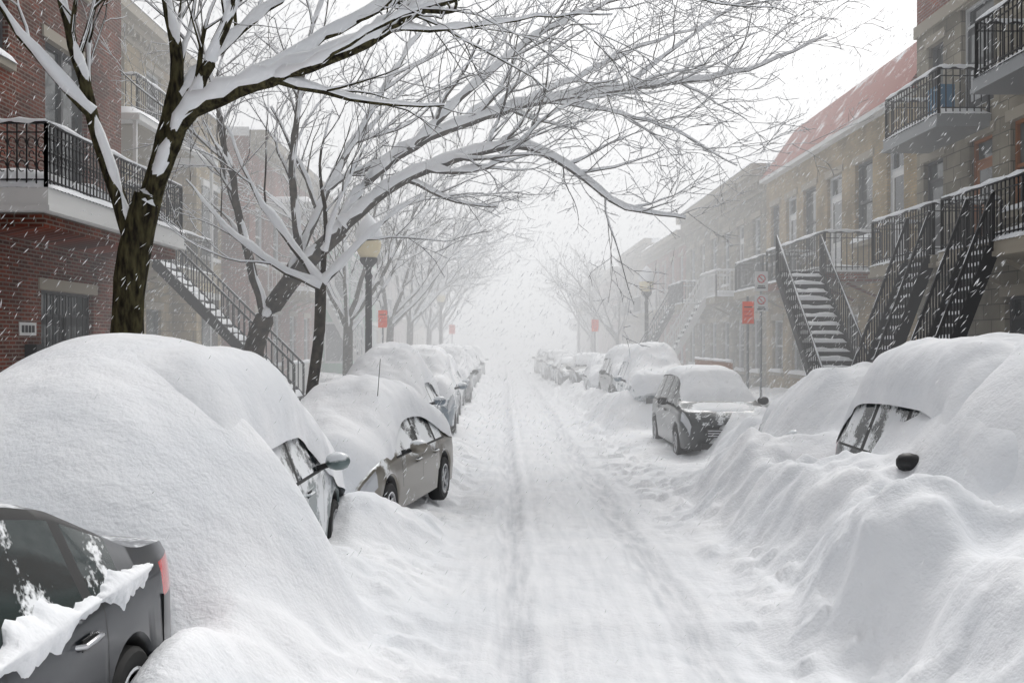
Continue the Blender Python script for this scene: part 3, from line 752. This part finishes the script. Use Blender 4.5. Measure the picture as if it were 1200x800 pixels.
# --- right side
h = House('stone_row_house', 9, -1, 11, 21.6, 11.2, STONE)
h.win(20.3, 21.0, 6.9, 8.6); h.win(18.2, 19.5, 6.85, 8.9, 'door', WFRAME); h.win(15.2, 16.8, 7.1, 8.9)
h.win(18.25, 19.15, 4.05, 6.25, 'door', WOOD, WOOD); h.win(20.3, 21.25, 4.05, 6.2, 'door'); h.win(16.2, 17.6, 4.7, 6.3, frame=WOOD); h.win(13.2, 14.8, 4.6, 6.4)
h.win(19.2, 20.8, 1.5, 3.1); h.win(16.6, 17.8, 1.2, 3.2, 'door'); h.win(13, 14.6, 1.5, 3.2)
h.balcony(14.9, 17.9, 4.0, 1.15, snow=.22); h.balcony(18.3, 21.4, 4.0, 1.1, snow=.22); h.balcony(12.4, 16.7, 6.8, 1.1, slab=METAL, br=False); h.balcony(18.3, 20.9, 6.6, 1.0, slab=METAL, br=False, rh=.85)
h.b.box(8.3, 8.6, 18.9, 19.4, 6.75, 7.3, BLUEP)
h.bx(h.t, .002, .08, 11.01, 21.59, 8.95, 9.2, STRIM)
h.cornice(10.9); h.finish(split=(9.05, BR_RED2))
h = House('brick_row_house', 9, -1, 21.6, 34, 7.9, BR_BUF)
for a, b_ in ((22.3, 23.3), (26.4, 27.6), (30.5, 31.6)): h.win(a, b_, 4.15, 6.9, 'door', WFRAME, TRIM)
for a, b_ in ((24.2, 25.4), (28.6, 29.8), (32.4, 33.4)): h.win(a, b_, 4.9, 6.9)
for a, b_ in ((22.2, 24), (25.2, 26.2), (29.2, 31), (32, 33.2)): h.win(a, b_, 1.4, 3.1, frame=WFRAME)
h.win(27, 28, 1.1, 3.3, 'door', TRIM); h.balcony(23.6, 28.9, 4.05, 1.4, snow=.24, slab=BR_RED2); h.balcony(30, 33.6, 4.05, 1.2, snow=.2)
h.finish(mansard=(1.75, 1.0, SHING))
h = House('brick_row_house', 9, -1, 34, 49, 8.0, STONE)
for k in range(6):
    a = 34.8+k*2.4; (h.win(a, a+1, 4.6, 6.8, frame=WFRAME) if k % 3 != 1 else h.win(a, a+1, 4.1, 6.8, 'door', TRIM, TRIM)); h.win(a, a+1.1, 1.3, 3.2, frame=WFRAME)
h.balcony(36.4, 39.4, 4.05, 1.25, rail=TRIM, snow=.22); h.balcony(43.2, 47, 4.05, 1.25, snow=.22)
h.cornice(7.7, .8, .5, STRIM); h.finish()
cols = [BR_RED2, BR_BEI, BR_RED2, STONE, BR_RED2, BR_BEI, BR_RED2]
y = 49
for i in range(5):
    y2 = y+R.uniform(12, 17); hh = [7.6, 8.6, 8.0, 9.2, 8.4, 8, 8.6][i]
    h = House('brick_row_house', 9+(.3 if i % 2 else 0), -1, y, y2-.02, hh, cols[i]); n = int((y2-y)/2.6)
    for k in range(n):
        a = y+.8+k*2.6
        h.win(a, a+1.1, 1.3, 3.1, frame=WFRAME); h.win(a, a+1.1, 4.7, 6.7, frame=WFRAME)
    h.balcony(y+2, y+6, 4.05, 1.2, rail=IRON if i % 2 else TRIM, snow=.2); h.balcony(y+8, y+11, 4.05, 1.2, snow=.2)
    h.cornice(hh-.3, .6, .45); h.finish(); y = y2
stairs(20.2, .9, 23.6, 4.0, 6.5, 7.55, n=16, snow=.1, swap=True)
stairs(6.8, .95, 7.9, 3.9, 18.4, 19.4, snow=.07); stairs(6.7, .95, 7.85, 3.9, 15.9, 16.8, snow=.07)
stairs(6.0, .9, 7.75, 4.0, 38, 39.1, rail=TRIM, n=14); stairs(6.0, .9, 7.75, 4.0, 45, 46, n=14)
# --- left side
h = House('red_brick_house', -8, 1, 8, 20.9, 12.6, BR_RED)
h.win(17.45, 19.2, 4.95, 7.7, frame=FRAME); h.win(12.6, 16.15, 6.9, 8.9); h.win(10, 12, 4.9, 6.9); h.win(13.4, 15.4, 1.9, 3.6); h.win(17.3, 19.5, 1.0, 3.3, 'door'); h.win(17.4, 19.2, 9, 11)
h.balcony(14.6, 20.8, 4.65, 1.35, fancy=True, snow=.34, thick=.26, slab=TRIM, br=False)
h.bx(h.b, .002, 1.2, 14.8, 20.7, 4.1, 4.3, BR_RED)
for k in range(4): h.bx(h.t, .022, .03, 16.56+k*.12, 16.64+k*.12, 2.55, 2.67, BLACK)
h.bx(h.t, .002, .02, 16.5, 17.08, 2.5, 2.72, TRIM)
h.bx(h.t, .002, .2, 16.7, 16.95, 2.1, 2.35, IRON)
for k in range(9): h.bx(h.t, -.08, -.06, 17.4+k*.25, 17.43+k*.25, 1.1, 3.25, IRON)
h.cornice(12.3); h.finish()
h = House('limestone_house', -9.8, 1, 20.9, 33, 10.6, STONE2)
for a in (21.9, 24.6, 27.4, 30.2):
    h.win(a, a+1.2, 5.0, 7.2, frame=WFRAME); h.win(a, a+1.2, 8.1, 9.9, frame=WFRAME); h.win(a, a+1.2, 1.6, 3.3, frame=FRAME)
h.balcony(22.6, 28.6, 4.3, 1.5, snow=.22, roof=7.4); h.balcony(23, 27, 7.6, 1.4, snow=.2, rail=IRON, br=False)
h.bx(h.t, .002, .7, 29.6, 32.2, .2, 9.4, STONE2); h.snow(0, .75, 29.55, 32.25, 9.4, .3)
for zz in (1.6, 5.0): h.bx(h.g, .702, .73, 30.1, 31.7, zz, zz+2.1, WGLASS); h.bx(h.g, .702, .75, 30.85, 30.95, zz, zz+2.1, WFRAME); h.bx(h.t, .702, .8, 30, 31.8, zz-.12, zz-.004, TRIM); h.bx(h.t, .702, .78, 30, 31.8, zz+2.104, zz+2.3, TRIM)
h.cornice(10.3, .6, .5); h.finish()
stairs(-4.95, .95, -8.25, 4.25, 23.6, 24.7, n=17, snow=.15)
h = House('brick_row_house', -8.4, 1, 33, 45, 9.2, BR_RED2)
for a in (33.8, 36.4, 39.2, 42): h.win(a, a+1.2, 5.0, 7.0, frame=WFRAME); h.win(a, a+1.2, 1.5, 3.4, frame=WFRAME)
h.balcony(35.5, 40.8, 4.2, 1.5, snow=.22, rail=TRIM, roof=7.2); h.cornice(8.8, .6, .5); h.finish(mansard=None)
stairs(-5.2, .95, -6.9, 4.15, 38, 39.1, rail=TRIM, n=14)
h = House('green_bay_house', -8.4, 1, 45, 57, 9.0, BR_BEI)
for a in (45.8, 48.4, 51.2, 54): h.win(a, a+1.2, 5.0, 7.0, frame=WFRAME); h.win(a, a+1.2, 1.5, 3.4, frame=WFRAME)
for ya in (46, 52):
    h.bx(h.t, .002, 1.3, ya, ya+3.6, .3, 6.6, GREEN); h.snow(0, 1.35, ya-.05, ya+3.65, 6.6, .4)
    for zz in (1.5, 4.4):
        for k in range(3): h.bx(h.g, 1.302, 1.32, ya+.3+k*1.1, ya+1.15+k*1.1, zz, zz+1.7, WGLASS)
        h.t.box(-8.4+.15, -8.4+1.15, ya-.02, ya-.002, zz-.1, zz+1.8, WFRAME); h.g.box(-8.4+.22, -8.4+1.08, ya-.03, ya-.021, zz, zz+1.7, WGLASS)
        h.bx(h.t, 1.302, 1.4, ya+.05, ya+3.55, zz+1.75, zz+1.95, TRIM)
h.cornice(8.7); h.finish()
cols = [BR_BEI, BR_RED2, STONE2, BR_RED2, BR_BEI, BR_RED2]
y = 57
for i in range(5):
    y2 = y+R.uniform(12, 18); hh = R.uniform(8.4, 9.6)
    h = House('brick_row_house', -8.4-(.4 if i % 2 else 0), 1, y, y2-.02, hh, cols[i]); n = int((y2-y)/2.6)
    for k in range(n):
        a = y+.8+k*2.6; h.win(a, a+1.1, 1.3, 3.1, frame=WFRAME); h.win(a, a+1.1, 4.9, 6.9, frame=WFRAME)
    h.balcony(y+2, y+7, 4.1, 1.3, rail=TRIM if i % 2 else IRON, snow=.2, roof=7.1); h.cornice(hh-.3, .6, .45); h.finish(); y = y2

def fence(x, y0, y1, zb, m, hgt=.8):
    f = MB(); n = int((y1-y0)/.14)
    for i in range(n+1):
        y = y0+(y1-y0)*i/n; f.box(x-.012, x+.012, y-.035, y+.035, zb, zb+hgt, m)
        f.poly([(x-.012, y-.035, zb+hgt+.002), (x-.012, y+.035, zb+hgt+.002), (x-.012, y, zb+hgt+.06)], m)
    for z in (.2, .6): f.box(x-.03, x-.0125, y0, y1, zb+z, zb+z+.05, m)
    o = f.obj('picket_fence'); s_ = MB(); s_.tube([(x, y0+(y1-y0)*t, zb+hgt+.06) for t in np.linspace(0, 1, 12)], [.04+.01*math.sin(i*2) for i in range(12)], 6, SNOW); s_.obj('snow_on_fence', o, True)
fence(-5.9, 22.0, 23.3, 1.0, TRIM); fence(-5.4, 25.2, 27.5, 1.0, TRIM); fence(6.3, 27.4, 32.6, .9, WOOD, .9)

# ------------------------------------------------------------------ lamps and signs
def lamp(x, y, H):
    e = empty('street_lamp', (x, y, 0)); m = MB()
    m.lathe([(.19, .2), (.19, .7), (.15, .8), (.12, 1.1), (.09, 1.2), (.08, H-1.3), (.1, H-1.2), (.06, H-1.1), (.08, H-1.0), (.19, H-.88), (.22, H-.82), (.22, H-.76), (.0, H-.76)], 0, 0, 16, IRON); m.obj('post', e, True, 40)
    m = MB(); m.lathe([(.19, H-.76), (.28, H-.6), (.31, H-.42), (.29, H-.25), (.22, H-.12), (.0, H-.05)], 0, 0, 18, GLOBE); m.obj('globe', e, True)
    m = MB(); m.lathe([(.30, H-.34), (.34, H-.2), (.3, H-.05), (.19, H+.12), (.08, H+.26), (0, H+.32)], 0, 0, 16, SNOW); m.obj('snow_cap', e, True)
lamp(-3.3, 24.4, 5.2); lamp(5.9, 41, 5.2); lamp(-3.9, 62, 5.6); lamp(5.9, 78, 5.3)
def sign(x, y, plates, H=4.2):
    e = empty('street_sign', (x, y, 0)); m = MB(); m.tube([(0, 0, .3), (0, 0, H)], [.03, .03], 8, METAL); m.obj('pole', e)
    m = MB()
    for (zc, w, hh, mt, dx) in plates:
        m.box(dx-w/2, dx+w/2, -.045, -.035, zc-hh/2, zc+hh/2, mt)
        if mt is SIGNW:
            ring = [(dx+.09*math.cos(t_), -.052, zc+.06+.09*math.sin(t_)) for t_ in np.linspace(0, 2*math.pi, 17)]
            m.tube(ring, [.011]*17, 4, REDP, False); m.beam((dx-.06, -.052, zc+.12), (dx+.06, -.052, zc), .006, .018, REDP)
            m.box(dx-.1, dx+.1, -.052, -.046, zc-.17, zc-.14, BLACK)
            m.box(dx-.08, dx+.08, -.052, -.046, zc-.12, zc-.1, BLACK)
        else:
            for q in range(3): m.box(dx-w*.35, dx+w*.35, -.052, -.046, zc+hh*(.25-.2*q)-.012, zc+hh*(.25-.2*q)+.012, REDP if q else BLACK)
    m.obj('plates', e)
sign(6.22, 24, [(3.85, .32, .48, SIGNW, 0), (3.33, .32, .4, SIGNW, 0)], 4.3)
sign(5.95, 24.2, [(3.1, .28, .54, ORANGE, 0)], 3.5)
sign(-3.75, 31, [(3.1, .28, .54, ORANGE, 0)], 3.5); sign(-3.4, 66, [(3.2, .4, .6, ORANGE, 0)], 3.6); sign(4.6, 50, [(3.2, .36, .6, ORANGE, 0)], 3.6)

# ------------------------------------------------------------------ falling snow
FL, nt, b = mat('snowflake', (.93, .94, .95), .9)
rg = np.random.default_rng(4); n = 80000
P = np.stack([rg.uniform(-16, 16, n), 5+27*rg.uniform(0, 1, n)**.75, rg.uniform(.2, 14, n)], 1)
P = P[np.abs(P[:, 0]) < P[:, 1]*.6+1]; P = P[np.abs(P[:, 2]-2.4) < P[:, 1]*.42+1]; n = len(P)
ln = rg.uniform(.012, .06, n)[:, None]; wd = rg.uniform(.0025, .0068, n)[:, None]
sc_ = np.clip(P[:, 1:2]/11, .45, 1.1); wd = wd*sc_; ln = ln*sc_
dr = np.array([[-.6, .1, -.8]])+rg.normal(0, .16, (n, 3)); dr /= np.linalg.norm(dr, axis=1)[:, None]
s1 = np.cross(dr, [[0, 1, 0]]); s1 /= np.linalg.norm(s1, axis=1)[:, None]; s2 = np.cross(dr, s1)
vv = np.stack([P+dr*ln, P+s1*wd, P-s1*wd*.5+s2*wd*.85, P-s1*wd*.5-s2*wd*.85, P-dr*ln], 1).reshape(-1, 3)
base = (np.arange(n)*5)[:, None, None]
tri = np.array([[0, 1, 2], [0, 2, 3], [0, 3, 1], [4, 2, 1], [4, 3, 2], [4, 1, 3]])[None]
ff = (base+tri).reshape(-1, 3)
me = bpy.data.meshes.new('falling_snow'); me.from_pydata(vv.tolist(), [], ff.tolist()); me.materials.append(FL)
o = bpy.data.objects.new('falling_snow', me); sc.collection.objects.link(o)

# ------------------------------------------------------------------ blowing-snow haze (real scattering volume with an added glow)
def haze(y0, y1, dens, added_glow):
    m = bpy.data.materials.new('blowing_snow_haze_glow'); m.use_nodes = True; nt = m.node_tree; nt.nodes.remove(nt.nodes['Principled BSDF'])
    v = nt.nodes.new('ShaderNodeVolumePrincipled'); v.inputs['Color'].default_value = (1, 1, 1, 1); v.inputs['Density'].default_value = dens
    v.inputs['Emission Strength'].default_value = added_glow; v.inputs['Emission Color'].default_value = (.96, .975, 1, 1); v.inputs['Anisotropy'].default_value = 0  # emission is added glow, standing in for multiple scattering in the snow haze
    nt.links.new(v.outputs[0], nt.nodes['Material Output'].inputs['Volume'])
    b = MB(); b.box(-40, 40, y0, y1, -2, 20, m); b.obj('blowing_snow_haze_glow')
haze(15, 330, .021, .0095)

# ------------------------------------------------------------------ light
w = bpy.data.worlds.new('World'); sc.world = w; w.use_nodes = True; nt = w.node_tree
bg = nt.nodes['Background']; sky = nt.nodes.new('ShaderNodeTexSky'); sky.sky_type = 'NISHITA'; sky.sun_disc = False
EL, AZ = math.radians(50), math.radians(20)
sky.sun_elevation = EL; sky.sun_rotation = AZ; sky.dust_density = 6; sky.air_density = 1.5
hs = nt.nodes.new('ShaderNodeHueSaturation'); hs.inputs['Saturation'].default_value = .12
nt.links.new(sky.outputs[0], hs.inputs['Color']); nt.links.new(hs.outputs[0], bg.inputs['Color']); bg.inputs['Strength'].default_value = .145
l = bpy.data.lights.new('sun', 'SUN'); l.energy = 1.15; l.angle = math.radians(22); l.color = (1, .98, .95)
so = bpy.data.objects.new('sun', l); sc.collection.objects.link(so)
dirv = Vector((math.sin(AZ)*math.cos(EL), math.cos(AZ)*math.cos(EL), math.sin(EL)))
so.rotation_euler = (-dirv).to_track_quat('-Z', 'Y').to_euler(); so.location = (0, 0, 30)

# ------------------------------------------------------------------ camera
cd = bpy.data.cameras.new('camera'); cd.lens = 35; cd.sensor_width = 36; cd.clip_end = 2000
co_ = bpy.data.objects.new('camera', cd); sc.collection.objects.link(co_)
co_.location = (0, 0, 2.4); co_.rotation_euler = (math.radians(90), 0, -.0086); sc.camera = co_
